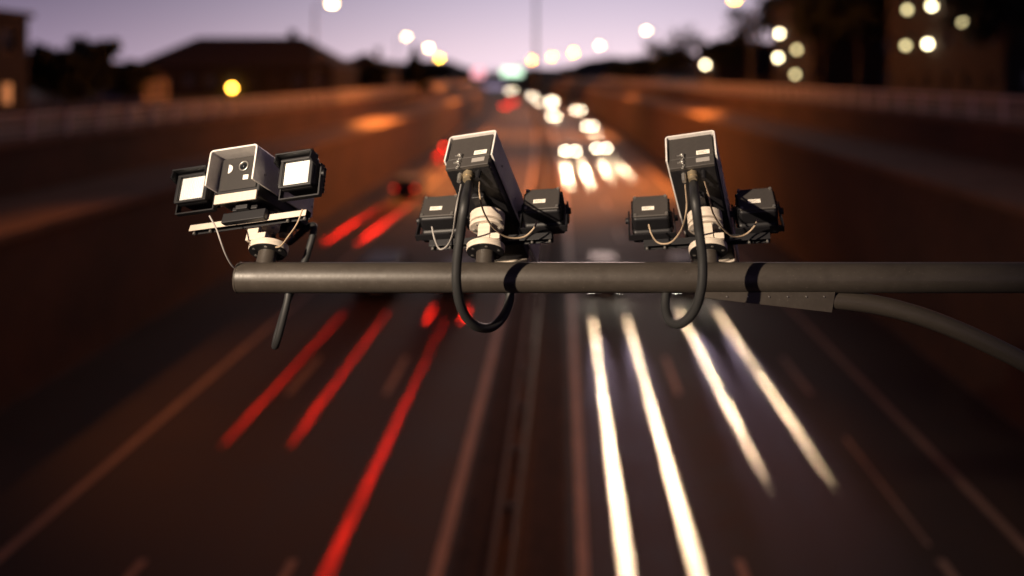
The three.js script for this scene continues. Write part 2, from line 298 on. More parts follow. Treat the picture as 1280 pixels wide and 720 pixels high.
  mesh('bumper', rbox(S.W - 0.08, 0.2, 0.12, 0.05, 0, 0.36, L2 - 0.01), M.black, t); mesh('bumper', rbox(S.W - 0.08, 0.2, 0.12, 0.05, 0, 0.42, -L2 + 0.01), M.black, t);
  mesh('number_plate', box(0.52, 0.11, 0.02, 0, away ? 0.62 : 0.42, away ? -L2 - 0.008 : L2 + 0.055), M.paper, t);
  const far = D > 100, ls = o.lampScale ?? 1;
  if (!away) {
    for (const sx of [-1, 1]) { const l = mesh('headlight', rbox(0.34 * ls, 0.17 * ls, 0.1, 0.045, sx * S.lampX, S.lampY, L2 - 0.0), far ? M.headFar : M.headNear, t); mesh('lamp_bezel', rbox(0.40 * ls, 0.23 * ls, 0.08, 0.035, sx * S.lampX, S.lampY, L2 - 0.03), M.black, l); }
    mesh('grille', rbox(0.85, 0.14, 0.06, 0.02, 0, S.lampY - 0.02, L2 - 0.01), M.black, t);
  } else {
    for (const sx of [-1, 1]) { const l = mesh('tail_light', rbox(0.24 * ls, 0.26 * ls, 0.08, 0.035, sx * (S.lampX + 0.04), S.tailY - 0.06, -L2 - 0.005), far ? M.tailFar : M.tailNear, t); mesh('lamp_bezel', rbox(0.28 * ls, 0.30 * ls, 0.06, 0.025, sx * (S.lampX + 0.04), S.tailY - 0.06, -L2 + 0.015), M.black, l); }
    if (o.high) mesh('brake_light', rbox(0.4, 0.06, 0.05, 0.02, 0, S.H - 0.1, zr1 - 0.06), M.tailNear, t);
  }
  t.userData.S = undefined; delete t.userData.S;
  const fz = away ? -L2 - 0.1 : L2 + 0.1, dir = away ? -1 : 1;
  const beam = (x, y, z, r0, r1, k, color, half = 0.13, sway = 0) => {       // the lamp's throw on the road, as a row of narrow reflector cones
    const n = Math.max(1, Math.ceil(Math.log(r1 / r0) / Math.log(1.17)));
    for (let i = 0; i <= n; i++) {
      const d = r0 * Math.pow(r1 / r0, i / n), l = new THREE.SpotLight(color, k * d * d * d / y * Math.pow(d / 6, 0.2), 0, Math.max(half / d, 0.0088), 0.3, 2);
      l.name = 'beam'; l.position.set(x, y, z); l.target.position.set(x + sway * d, 0, z + dir * d); l.castShadow = true; l.shadow.radius = 1; t.add(l, l.target);
    }
  };
  const dip = (x, k, color, d = 16, a = 0.16) => { const l = new THREE.SpotLight(color, k, 0, a, 0.9, 2); l.name = 'dipped_beam'; l.position.set(x, away ? S.tailY : S.lampY, fz); l.target.position.set(x, 0, fz + dir * d); l.castShadow = true; l.shadow.radius = 3; t.add(l, l.target); };
  if (o.beam) for (const sx of o.only ?? [-1, 1]) beam(sx * (o.lampX ?? S.lampX), away ? S.tailY - 0.06 : S.lampY, fz, ...o.beam);
  if (o.dip) for (const sx of [-1, 1]) dip(sx * S.lampX, ...o.dip);
  if (o.high) beam(0, S.H - 0.1, fz, ...o.high);
  return t;
}
const paint = (rgb) => new THREE.MeshPhysicalMaterial({ color: lin(...rgb), roughness: 0.5, metalness: 0.1, clearcoat: 0.25, clearcoatRoughness: 0.3 });
const WH = new THREE.Color(1, 0.70, 0.42), RD = new THREE.Color(1, 0.016, 0.006), VI = new THREE.Color(0.92, 0.70, 1.0);
const G1 = 'oncoming cars with headlights on', G2 = 'vehicles driving away with tail lights on';
vehicle({ label: 'dark silver oncoming car in the lane beside the central reservation', X: 2.1, D: 43.4, paint: paint([0.05, 0.05, 0.055]), lampX: 0.78, group: G1, beam: [3.6, 23.5, 3.3, WH, 0.095], dip: [240, VI, 12, 0.06] });
vehicle({ label: 'dark blue oncoming car whose twin beams cross the middle lane', X: 6.3, D: 43.4, paint: paint([0.012, 0.018, 0.045]), lampX: 0.88, group: G1, beam: [2.0, 15.8, 5, WH, 0.10], dip: [420, VI, 11, 0.065] });
vehicle({ label: 'black oncoming car following far behind in the lane beside the reservation', X: 2.0, D: 121, paint: paint([0.012, 0.012, 0.013]), lampScale: 1.3, group: G1, lampX: 1.08, beam: [3, 25, 2.7, WH, 0.08] });
vehicle({ label: 'dark red oncoming car side by side with the black one', X: 6.6, D: 126, paint: paint([0.06, 0.008, 0.008]), lampScale: 1.3, group: G1, lampX: 1.08, beam: [3, 25, 2.7, WH, 0.08] });
vehicle({ label: 'grey oncoming car in the middle lane behind the dark red one', X: 8.3, D: 182, paint: paint([0.06, 0.06, 0.06]), lampScale: 1.5, group: G1, beam: [6, 16, 4, WH, 0.12] });
vehicle({ label: 'dark green oncoming car in the lane beside the reservation before the bend', X: 2.3, D: 226, paint: paint([0.012, 0.03, 0.018]), lampScale: 1.7, group: G1, beam: [6, 12, 4, WH, 0.12] });
vehicle({ kind: 'van', name: 'van', label: 'grey oncoming van in the outer lane before the bend', X: 11.0, D: 262, paint: paint([0.07, 0.07, 0.075]), lampScale: 1.9, group: G1, beam: [6, 12, 4, WH, 0.12] });
for (const [X, D, lab, c] of [
  [6.5, 330, 'white oncoming car in the bend, middle lane', [0.3, 0.3, 0.3]], [2.2, 352, 'brown oncoming car in the bend beside the reservation', [0.05, 0.03, 0.02]], [9.6, 372, 'silver oncoming car in the bend, outer lane', [0.2, 0.2, 0.2]],
  [5.5, 455, 'small dark oncoming car past the bend, ahead of the sign gantry', [0.02, 0.02, 0.03]], [9.5, 480, 'small pale oncoming car past the bend, ahead of the sign gantry', [0.25, 0.25, 0.24]],
  [3, 610, 'tiny dark oncoming car beneath the far sign gantry', [0.03, 0.03, 0.03]], [8.5, 640, 'tiny red oncoming car beneath the far sign gantry', [0.1, 0.01, 0.01]],
]) vehicle({ label: lab, X, D, paint: paint(c), lampScale: 2.2, group: G1 });
vehicle({ kind: 'van', name: 'van', label: 'dark grey van driving away across the lane line, long red beams behind it', X: -9.2, D: 43, H: 1.74, away: true, paint: paint([0.03, 0.03, 0.032]), lampX: 1.0, group: G2, beam: [2, 14.6, 2.2, RD, 0.085] });
vehicle({ label: 'dark maroon car driving away beside the central reservation with high brake light', X: -5.35, D: 43.3, away: true, paint: paint([0.03, 0.008, 0.01]), lampX: 0.82, group: G2, beam: [1.2, 3.4, 7, RD, 0.10], high: [3.5, 24, 1.25, RD, 0.08] });
vehicle({ kind: 'van', name: 'van', label: 'low dark van driving away in the slip lane beside the ledge wall', X: -13.9, D: 79, away: true, yaw: -0.03, H: 1.74, paint: paint([0.012, 0.011, 0.011]), lampX: 1.12, group: G2, beam: [1.0, 18, 8, RD, 0.07] });
vehicle({ label: 'dark car driving away far ahead of the van in the slip lane', X: -15.4, D: 128, away: true, lampScale: 1.5, paint: paint([0.02, 0.02, 0.02]), group: G2, beam: [2, 12, 7, RD, 0.10] });
vehicle({ label: 'grey car driving away into the bend in the outer lane', X: -11, D: 300, away: true, lampScale: 2.2, paint: paint([0.06, 0.06, 0.06]), group: G2 });
vehicle({ label: 'beige car driving away into the bend in the middle lane', X: -7.8, D: 340, away: true, lampScale: 2.4, paint: paint([0.15, 0.13, 0.1]), group: G2 });

{ // lit overhead signs far down the road
  const D = 520, y0 = 0.2, t = thing('sign_gantry', 'overhead gantry with lit green and pink signs beyond the bend', 'sign gantry', [RX(-2, D), 0, -D]);
  for (const x of [-22, 18]) mesh('post', cyl(0.3, 0.3, 14.5, 10, x, 7.25, 0), M.post, t);
  mesh('beam', [box(40.4, 0.35, 0.3, -2, 12.0, 0), box(40.4, 0.35, 0.3, -2, 14.2, 0), ...Array.from({ length: 13 }, (_, i) => box(0.15, 2.2, 0.15, -20 + i * 3, 13.1, 0))], M.post, t);
  const a = at(640, 90, D), b = at(598, 91, D);
  mesh('lit_sign', rbox(12, 4.2, 0.3, 0.1, a.x - t.position.x, a.y, 0.4), M.signGreen, t); mesh('lit_sign', rbox(7, 5.4, 0.3, 0.1, b.x - t.position.x, b.y, 0.4), M.signPink, t);
}

// ---------------------------------------------------------------- buildings
const unitBox = new THREE.BoxGeometry(1, 1, 1);
function facade(parent, w, h, pos, ry, cols, rows, mat, lit = () => null) {     // wall slab with real window openings; local x along, y up, z out
  const g0 = new THREE.Group(), ww = 1.15, wh = 1.35, s = new THREE.Shape([[0, 0], [w, 0], [w, h], [0, h]].map((p) => new THREE.Vector2(...p))), list = [];
  for (let i = 0; i < cols; i++) for (let j = 0; j < rows; j++) {
    const cx = w * (i + 0.5) / cols, cy = h * (j + 0.52) / rows; list.push([cx, cy, i, j]);
    s.holes.push(new THREE.Path([[cx - ww / 2, cy - wh / 2], [cx - ww / 2, cy + wh / 2], [cx + ww / 2, cy + wh / 2], [cx + ww / 2, cy - wh / 2]].map((p) => new THREE.Vector2(...p))));
  }
  g0.position.set(...pos); g0.rotation.y = ry; g0.updateMatrix();
  const put = (m) => { m.applyMatrix4(g0.matrix); parent.add(m); return m; };
  put(mesh('wall', new THREE.ExtrudeGeometry(s, { depth: 0.3, bevelEnabled: false }), mat));
  const fr = join([box(ww, 0.07, 0.08, 0, wh / 2 - 0.035), box(ww, 0.07, 0.08, 0, -wh / 2 + 0.035), box(0.07, wh - 0.14, 0.08, ww / 2 - 0.035), box(0.07, wh - 0.14, 0.08, -ww / 2 + 0.035), box(0.05, wh - 0.14, 0.06)]), pn = box(ww - 0.1, wh - 0.1, 0.02, 0, 0, -0.02);
  for (const [cx, cy, i, j] of list) { const f = mesh('window', fr, M.frame); f.position.set(cx, cy, 0.12); put(f); const l = lit(i, j); mesh('pane', pn, l ?? M.pane, f); }
}
function lampOn(parent, px, py, X, mat, r = 0.2) {                                  // small wall lamp on the road-side face X, where its dot shows
  const D = X * F / (px - VX), p = at(px, py, D); const l = mesh('wall_lamp', new THREE.SphereGeometry(r, 14, 10), mat); l.position.set(p.x - Math.sign(X) * (r + 0.12) - parent.position.x, p.y - parent.position.y, p.z - parent.position.z); parent.add(l);
  const b = mesh('bracket', box(0.2, 0.06, 0.06, Math.sign(X) * (r + 0.03), 0, 0), M.frame, l); return l;
}
function block(name, label, X0, X1, D0, D1, y0, y1, cols, rows, sideCols, mat, faceRoad, lit) {      // flat-roofed block
  const t = thing(name, label, 'building', [(X0 + X1) / 2, y0, -(D0 + D1) / 2]), w = X1 - X0, d = D1 - D0, h = y1 - y0;
  facade(t, w - 0.6, h, [-w / 2 + 0.3, 0, d / 2 - 0.3], 0, cols, rows, mat, lit);                         // towards the viewer
  if (faceRoad > 0) facade(t, d, h, [w / 2 - 0.3, 0, d / 2], Math.PI / 2, sideCols, rows, mat, lit); else facade(t, d, h, [-w / 2 + 0.3, 0, -d / 2], -Math.PI / 2, sideCols, rows, mat, lit);
  mesh('wall', box(0.3, h, d, faceRoad > 0 ? -w / 2 + 0.15 : w / 2 - 0.15, h / 2, 0), mat, t); mesh('wall', box(w - 0.6, h, 0.3, 0, h / 2, -d / 2 + 0.15), mat, t);
  const rf = mesh('roof', box(w + 0.5, 0.35, d + 0.5, 0, h + 0.178, 0), M.roofing, t); mesh('lift_housing', box(3, 1.6, 3, 0, h + 1.16, 0), mat, rf);
  return t;
}
function hipHouse(name, label, X0, X1, D0, D1, y0, eaves, ridge, cols, sideCols, mat, chimney = true) {
  const t = thing(name, label, 'house', [(X0 + X1) / 2, y0, -(D0 + D1) / 2]), w = X1 - X0, d = D1 - D0, h = eaves - y0, H = ridge - y0, rows = Math.max(1, Math.round(h / 2.9));
  facade(t, w - 0.6, h, [-w / 2 + 0.3, 0, d / 2 - 0.3], 0, cols, rows, mat); facade(t, d, h, [w / 2 - 0.3, 0, d / 2], Math.PI / 2, sideCols, rows, mat);
  mesh('wall', box(0.3, h, d, -w / 2 + 0.15, h / 2, 0), mat, t); mesh('wall', box(w - 0.6, h, 0.3, 0, h / 2, -d / 2 + 0.15), mat, t);
  const o = 0.5, k = Math.min(w, d) * 0.42, A = [V(-w / 2 - o, h, d / 2 + o), V(w / 2 + o, h, d / 2 + o), V(w / 2 + o, h, -d / 2 - o), V(-w / 2 - o, h, -d / 2 - o)], R = w > d ? [V(-w / 2 + k, H, 0), V(w / 2 - k, H, 0)] : [V(0, H, d / 2 - k), V(0, H, -d / 2 + k)];
  const tri = w > d ? [[A[0], A[1], R[1]], [A[0], R[1], R[0]], [A[1], A[2], R[1]], [A[2], A[3], R[0]], [A[2], R[0], R[1]], [A[3], A[0], R[0]]] : [[A[0], A[1], R[0]], [A[1], A[2], R[1]], [A[1], R[1], R[0]], [A[2], A[3], R[1]], [A[3], A[0], R[0]], [A[3], R[0], R[1]]];
  tri.push([A[2], A[1], A[0]], [A[3], A[2], A[0]]);
  const g = new THREE.BufferGeometry().setFromPoints(tri.flat()); g.setAttribute('uv', new THREE.Float32BufferAttribute(tri.flat().flatMap((p) => [p.x + p.z, p.y * 1.5]), 2)); g.computeVertexNormals();
  g.translate(0, 0.01, 0);
  const rf = mesh('roof', g, M.roofing, t); if (chimney) mesh('chimney', box(0.9, 1.8, 0.9, w * 0.22, H + 0.1, 0), mat, rf); return t;
}
// beside the tail lights
const bl = block('apartment_block', 'tall dark apartment block with dim lit windows rising past the trees', -48, -33.5, 40, 55, LY, 14.6, 4, 2, 4, M.wallDark, 1, (i, j) => (i === 1 && j === 1) || (i === 3 && j === 0) ? M.winOrange : null);
const lh = hipHouse('long_house', 'long dark building with broad hipped roof above the railing', -57, -30.5, 116, 130, LY, 12.2, 16.4, 9, 4, M.wallDark);
{ const D = 115.6, p = at(290, 110, D), l = mesh('wall_lamp', new THREE.SphereGeometry(0.34, 14, 10), M.amber, lh); l.position.set(p.x - lh.position.x, p.y - LY, p.z - lh.position.z); mesh('bracket', box(0.06, 0.06, 0.3, 0, 0.0, -0.3), M.frame, l); }
hipHouse('small_house', 'small pale walled house between the trees and the long roof', -48.5, -44, 92, 98, LY, 10.6, 12.4, 2, 2, M.wallPale, false);
hipHouse('house', 'dark hipped house between the long building and the conifer', -44, -33, 165, 176, LY, 12, 15.5, 4, 3, M.wallDark);
hipHouse('house', 'low dark house past the conifer beside the bend', -50, -38, 250, 262, LY, 12, 15, 4, 3, M.wallDark);
// beside the oncoming lanes
const br = block('apartment_block', 'black apartment block with bright wall lamps above the railing', 28, 44, 56, 76, RY, 21.5, 5, 4, 6, M.wallDark, -1);
for (const [x, y, m] of [[1139, 12, M.winDim], [1170, 7, M.winWarm], [1165, 55, M.winWarm], [1137, 57, M.winDim], [1209, 28, M.winDim]]) lampOn(br, x, y, 28, m, 0.2);
const br2 = block('apartment_block', 'lower dark apartment block with two bright wall lamps behind bushy trees', 28, 42, 99, 118, RY, 19.5, 4, 3, 5, M.wallDark, -1);
for (const [x, y, m] of [[978, 42, M.winWarm], [976, 72, M.winWarm], [1000, 62, M.winDim], [998, 93, M.winDim]]) lampOn(br2, x, y, 28, m, 0.27);
const br3 = block('apartment_block', 'far dark block with single lamp before the bare tree', 26, 38, 150, 172, RY, 16.5, 4, 2, 5, M.wallDark, -1);
lampOn(br3, 885, 81, 26, M.winWarm, 0.36);
const br4 = hipHouse('house', 'low dark house beside the bend on the oncoming side', 19, 30, 300, 314, RY, 13, 17, 4, 4, M.wallDark);
{ const p = at(764, 88, 299.4), l = mesh('wall_lamp', new THREE.SphereGeometry(0.55, 14, 10), M.winDim, br4); l.position.set(p.x - br4.position.x, p.y - RY, p.z - br4.position.z); if (l.position.x < -5) l.position.x = -5; mesh('bracket', box(0.08, 0.08, 0.3, 0, 0, -0.5), M.frame, l); }

// ---------------------------------------------------------------- trees
function tree(name, label, x, D, y0, h, w, o = {}) {
  const t = thing(name, label, 'tree', [x, y0, -D], rr(0, 6), o.group); const tr = [], limbs = [];
  const th = h * (o.trunk ?? 0.35);
  tr.push(cyl(h * 0.022, h * 0.014, th, 8, 0, th / 2, 0));
  const n = o.conifer ? 0 : 11;
  for (let i = 0; i < n; i++) {
    const a = i * 2.4 + rr(0, 0.6), s0 = th * rr(0.75, 1), len = rr(0.6, 0.95), e = V(Math.cos(a) * w * 0.42 * len, s0 + (h - s0) * rr(0.45, 0.9), Math.sin(a) * w * 0.42 * len), m = V(e.x * 0.4, s0 + (e.y - s0) * 0.55, e.z * 0.4);
    tr.push(tube([V(0, s0, 0), m, e], h * 0.006, 6, 5)); limbs.push(e, m);
    for (let k = 0; k < (o.bare ? 9 : 2); k++) { const q = e.clone().lerp(m, rr(0, 0.8)), e2 = q.clone().add(V(rr(-1, 1) * w * 0.16, rr(0.2, 1) * h * 0.16, rr(-1, 1) * w * 0.16)); tr.push(tube([q, q.clone().lerp(e2, 0.5).add(V(0, h * 0.01, 0)), e2], h * 0.0026, 4, 4)); limbs.push(e2); }
  }
  if (o.conifer) tr.push(cyl(h * 0.012, h * 0.003, h - th, 6, 0, th + (h - th) / 2, 0));
  mesh('trunk', tr, M.bark, t);
  const N = o.leaves ?? 2200, pos = [], uv = [], clumps = [];
  if (!o.conifer) for (let i = 0; i < 26; i++) { const a = rr(0, 6.28), u = Math.cbrt(rnd()), v = rr(-1, 1); clumps.push(V(Math.cos(a) * w * 0.38 * u * Math.sqrt(1 - v * v), th + (h - th) * (0.5 + 0.42 * v * u) , Math.sin(a) * w * 0.38 * u * Math.sqrt(1 - v * v))); }
  clumps.push(...limbs.slice(0, 22));
  for (let i = 0; i < N; i++) {
    let p; if (o.conifer) { const k = Math.pow(rnd(), 1.5), a = rr(0, 6.28), tier = (Math.sin(k * 40) * 0.18 + 0.9), R = w / 2 * (1 - k) * tier * Math.sqrt(rr(0.2, 1)); p = V(Math.cos(a) * R, h * 0.12 + (h * 0.9) * k - R * 0.25, Math.sin(a) * R); }
    else { const c = clumps[(rnd() * clumps.length) | 0], s = w * 0.11; const g3 = () => (rnd() + rnd() + rnd() - 1.5) * s; p = V(c.x + g3(), c.y + g3() * 0.8, c.z + g3()); }
    const s = (o.leafSize ?? 0.32) * rr(0.6, 1.3), a = V(rr(-1, 1), rr(-1, 1), rr(-1, 1)).normalize().multiplyScalar(s), b = V(rr(-1, 1), rr(-1, 1), rr(-1, 1)).cross(a).normalize().multiplyScalar(s * 0.55);
    const q = [p.clone().add(a), p.clone().add(b), p.clone().sub(a), p.clone().sub(b)];
    for (const k of [0, 1, 2, 0, 2, 3]) pos.push(q[k].x, q[k].y, q[k].z); uv.push(0, 0, 1, 0, 1, 1, 0, 0, 1, 1, 0, 1);
  }
  const g = new THREE.BufferGeometry(); g.setAttribute('position', new THREE.Float32BufferAttribute(pos, 3)); g.setAttribute('uv', new THREE.Float32BufferAttribute(uv, 2)); g.computeVertexNormals();
  mesh('crown', g, o.mat ?? M.leaf, t); return t;
}
const byPx = (px, D) => (px - VX) / F * D, topAt = (py, D) => EYE - (py - VY) / F * D;
const T = (name, label, px, D, top, w, y0, o = {}) => tree(name, label, byPx(px, D), D, y0, topAt(top, D) - y0, w, o);
T('bushy_tree', 'dark bushy tree beside the apartment block with dim windows', 62, 62, 58, 5.5, LY, { leaves: 2600 });
T('bushy_tree', 'dark bushy tree, tallest of those before the small pale house', 118, 74, 46, 4.5, LY, { leaves: 2600 });
T('shrub_tree', 'low dark spreading tree touching the small pale house', 160, 80, 76, 5.5, LY, { leaves: 2200, trunk: 0.2 });
T('shrub_tree', 'low dark spreading tree hard against the tall apartment block', 90, 70, 84, 6, LY, { leaves: 2000, trunk: 0.2 });
T('conifer', 'pointed dark conifer under the bright street lamp', 518, 150, 58, 6.5, LY, { conifer: true, leaves: 2600, leafSize: 0.4 });
T('bushy_tree', 'round dark tree between the long roof and the conifer', 465, 160, 80, 8, LY, { leaves: 1800, leafSize: 0.4 });
T('bushy_tree', 'round dark tree past the conifer at the bend', 545, 230, 84, 9, LY, { leaves: 1600, leafSize: 0.5 });
for (const [px, D, top, w, lab, o] of [
  [1262, 56, -70, 9, 'big dark tree with dense crown beyond the lamp lit block', { leaves: 3400 }],
  [1075, 88, -55, 10, 'big dark tree with dense crown between the two apartment blocks', { leaves: 3600 }],
  [1030, 97, -20, 8, 'dark tree rising directly before the lower apartment block', { leaves: 2800 }],
  [985, 122, -35, 11, 'tall dense dark tree behind the lower block, beside the bare topped one', { leaves: 3600, leafSize: 0.42 }],
  [1045, 104, -75, 11, 'tallest dense dark tree behind the lower block', { leaves: 3600, leafSize: 0.42 }],
  [1120, 92, -90, 11, 'tall dense dark tree rising behind the lamp lit block', { leaves: 3600, leafSize: 0.4 }],
  [1200, 84, -95, 11, 'tall dense dark tree close behind the lamp lit block roof', { leaves: 3600, leafSize: 0.4 }],
  [938, 125, 0, 9, 'loose bare topped tree rising behind the yellow street lamp', { leaves: 900, bare: true, mat: M.leaf2 }],
  [905, 140, 42, 9, 'dark round tree beside the lower apartment block', { leaves: 2600, leafSize: 0.4 }],
  [857, 178, 28, 11, 'bare branched tree against the pink sky', { leaves: 500, bare: true, mat: M.leaf2, leafSize: 0.35 }],
  [838, 190, 58, 12, 'wide dark tree under the bare branched one', { leaves: 2200, leafSize: 0.5 }],
  [806, 225, 72, 12, 'low dark tree at the foot of the pale street lamp', { leaves: 1800, leafSize: 0.55 }],
  [780, 290, 80, 13, 'small dark tree before the low house at the bend', { leaves: 1500, leafSize: 0.6 }],
]) T('bushy_tree', lab, px, D, top, w, RY, o);
T('bushy_tree', 'far dark tree behind the slim tall mast', 655, 640, 84, 22, 4, { leaves: 1500, leafSize: 0.9 });
T('bushy_tree', 'far dark tree behind the lit pink sign', 590, 660, 86, 24, 4, { leaves: 1500, leafSize: 0.9 });
T('bushy_tree', 'far dark tree under the golden street lamps', 715, 560, 84, 20, RY, { leaves: 1500, leafSize: 0.8 });

// ---------------------------------------------------------------- the camera mast
const DP = 4, POLE_Y = EYE - (347 - VY) / F * DP, PR = 0.069, PX0 = (296 - VX) / F * DP;
const mast = thing('mast_arm', 'dark grey horizontal pole with curved brace carrying three traffic cameras', 'pole', [3.0, 8.5, -DP]);
{
  const O = mast.position, L = 3.12 - PX0;
  const arm = new THREE.LatheGeometry([[0, 0], [PR - 0.012, 0], [PR - 0.004, 0.003], [PR, 0.011], [PR, 0.4], [PR, L * 0.5], [PR, L - 0.02], [PR - 0.01, L], [0, L]].map((p) => new THREE.Vector2(...p)), 64);
  { const p = arm.attributes.position, u = arm.attributes.uv; for (let i = 0; i < p.count; i++) u.setXY(i, u.getX(i) * 0.45, p.getY(i)); }
  arm.rotateZ(-Math.PI / 2); arm.translate(PX0 - O.x, POLE_Y - O.y, 0);
  const am = mesh('arm_tube', arm, M.polepaint, mast);
  mesh('weld_seam', (() => { const g = new THREE.TorusGeometry(PR, 0.0018, 6, 48); g.rotateY(Math.PI / 2); g.translate(PX0 + 0.012 - O.x, POLE_Y - O.y, 0); return g; })(), M.polepaint, am);
  const q = (x, y) => { const p = at(x, y, DP); return new THREE.Vector2(p.x - O.x, p.y - O.y); };
  const yb = POLE_Y - PR - O.y, s = new THREE.Shape([new THREE.Vector2(q(868, 0).x, yb + 0.012), new THREE.Vector2(q(1040, 0).x, yb + 0.012), q(1036, 387), q(868, 368)]);
  const pl = new THREE.ExtrudeGeometry(s, { depth: 0.014, bevelEnabled: true, bevelSize: 0.0015, bevelThickness: 0.0015, bevelSegments: 1 }); pl.translate(0, 0, 0.03);
  const gp = mesh('gusset_plate', pl, M.polepaint, mast);
  for (const x of [906, 932, 958, 981, 1004, 1026]) { const g = new THREE.CylinderGeometry(0.0028, 0.0035, 0.006, 6); g.rotateX(Math.PI / 2); const p = q(x, 367.4); g.translate(p.x, p.y, 0.05); mesh('bolt', g, M.zinc, gp); }
  const bp = [[1030, 374], [1060, 376], [1100, 382], [1150, 395], [1200, 414], [1250, 437], [1290, 458], [1360, 498], [1450, 557], [1525, 612]].map(([x, y]) => { const v = q(x, y); return V(v.x, v.y, 0); });
  mesh('curved_brace', tube(bp, 0.043, 60, 28), M.polepaint, mast);
  mesh('post', [cyl(0.11, 0.11, POLE_Y - 8.5 + 0.16, 32, 0, (POLE_Y - 8.5 + 0.16) / 2, 0), cyl(0.115, 0.115, 0.02, 32, 0, POLE_Y - 8.5 + 0.17, 0)], M.polepaint, mast); mesh('base_plate', rbox(0.45, 0.03, 0.45, 0.008, 0, 0.017, 0), M.polepaint, mast);
}
{ // floodlight on the footbridge that lights the mast
  const t = thing('floodlight', 'floodlight on a post on the footbridge, aimed at the camera mast', 'floodlight', [-3.95, 8.5, 1.2]);
  mesh('post', cyl(0.07, 0.05, 4.0, 14, 0, 2.0, 0), M.post, t);
  const src = V(0.1, 4.05, -0.1), tgt = V(-0.32 + 3.95, 10.25 - 8.5, -5.3), dir = tgt.clone().sub(src).normalize(), Q = new THREE.Quaternion().setFromUnitVectors(V(0, 0, 1), dir);
  const hd = mesh('lamp_housing', rbox(0.34, 0.26, 0.16, 0.03), M.black, t); hd.position.copy(src.clone().addScaledVector(dir, -0.12)); hd.quaternion.copy(Q);
  mesh('lamp_lens', rbox(0.28, 0.2, 0.02, 0.008, 0, 0, 0.085), glow([1, 0.78, 0.55], 12), hd);
  const l = new THREE.SpotLight(new THREE.Color(1, 0.80, 0.60), 345, 0, 0.305, 0.7, 2); l.name = 'flood_beam'; l.position.copy(src.clone().addScaledVector(dir, 0.02)); l.target.position.copy(tgt); l.castShadow = true; l.shadow.radius = 2.2; t.add(l, l.target);
}

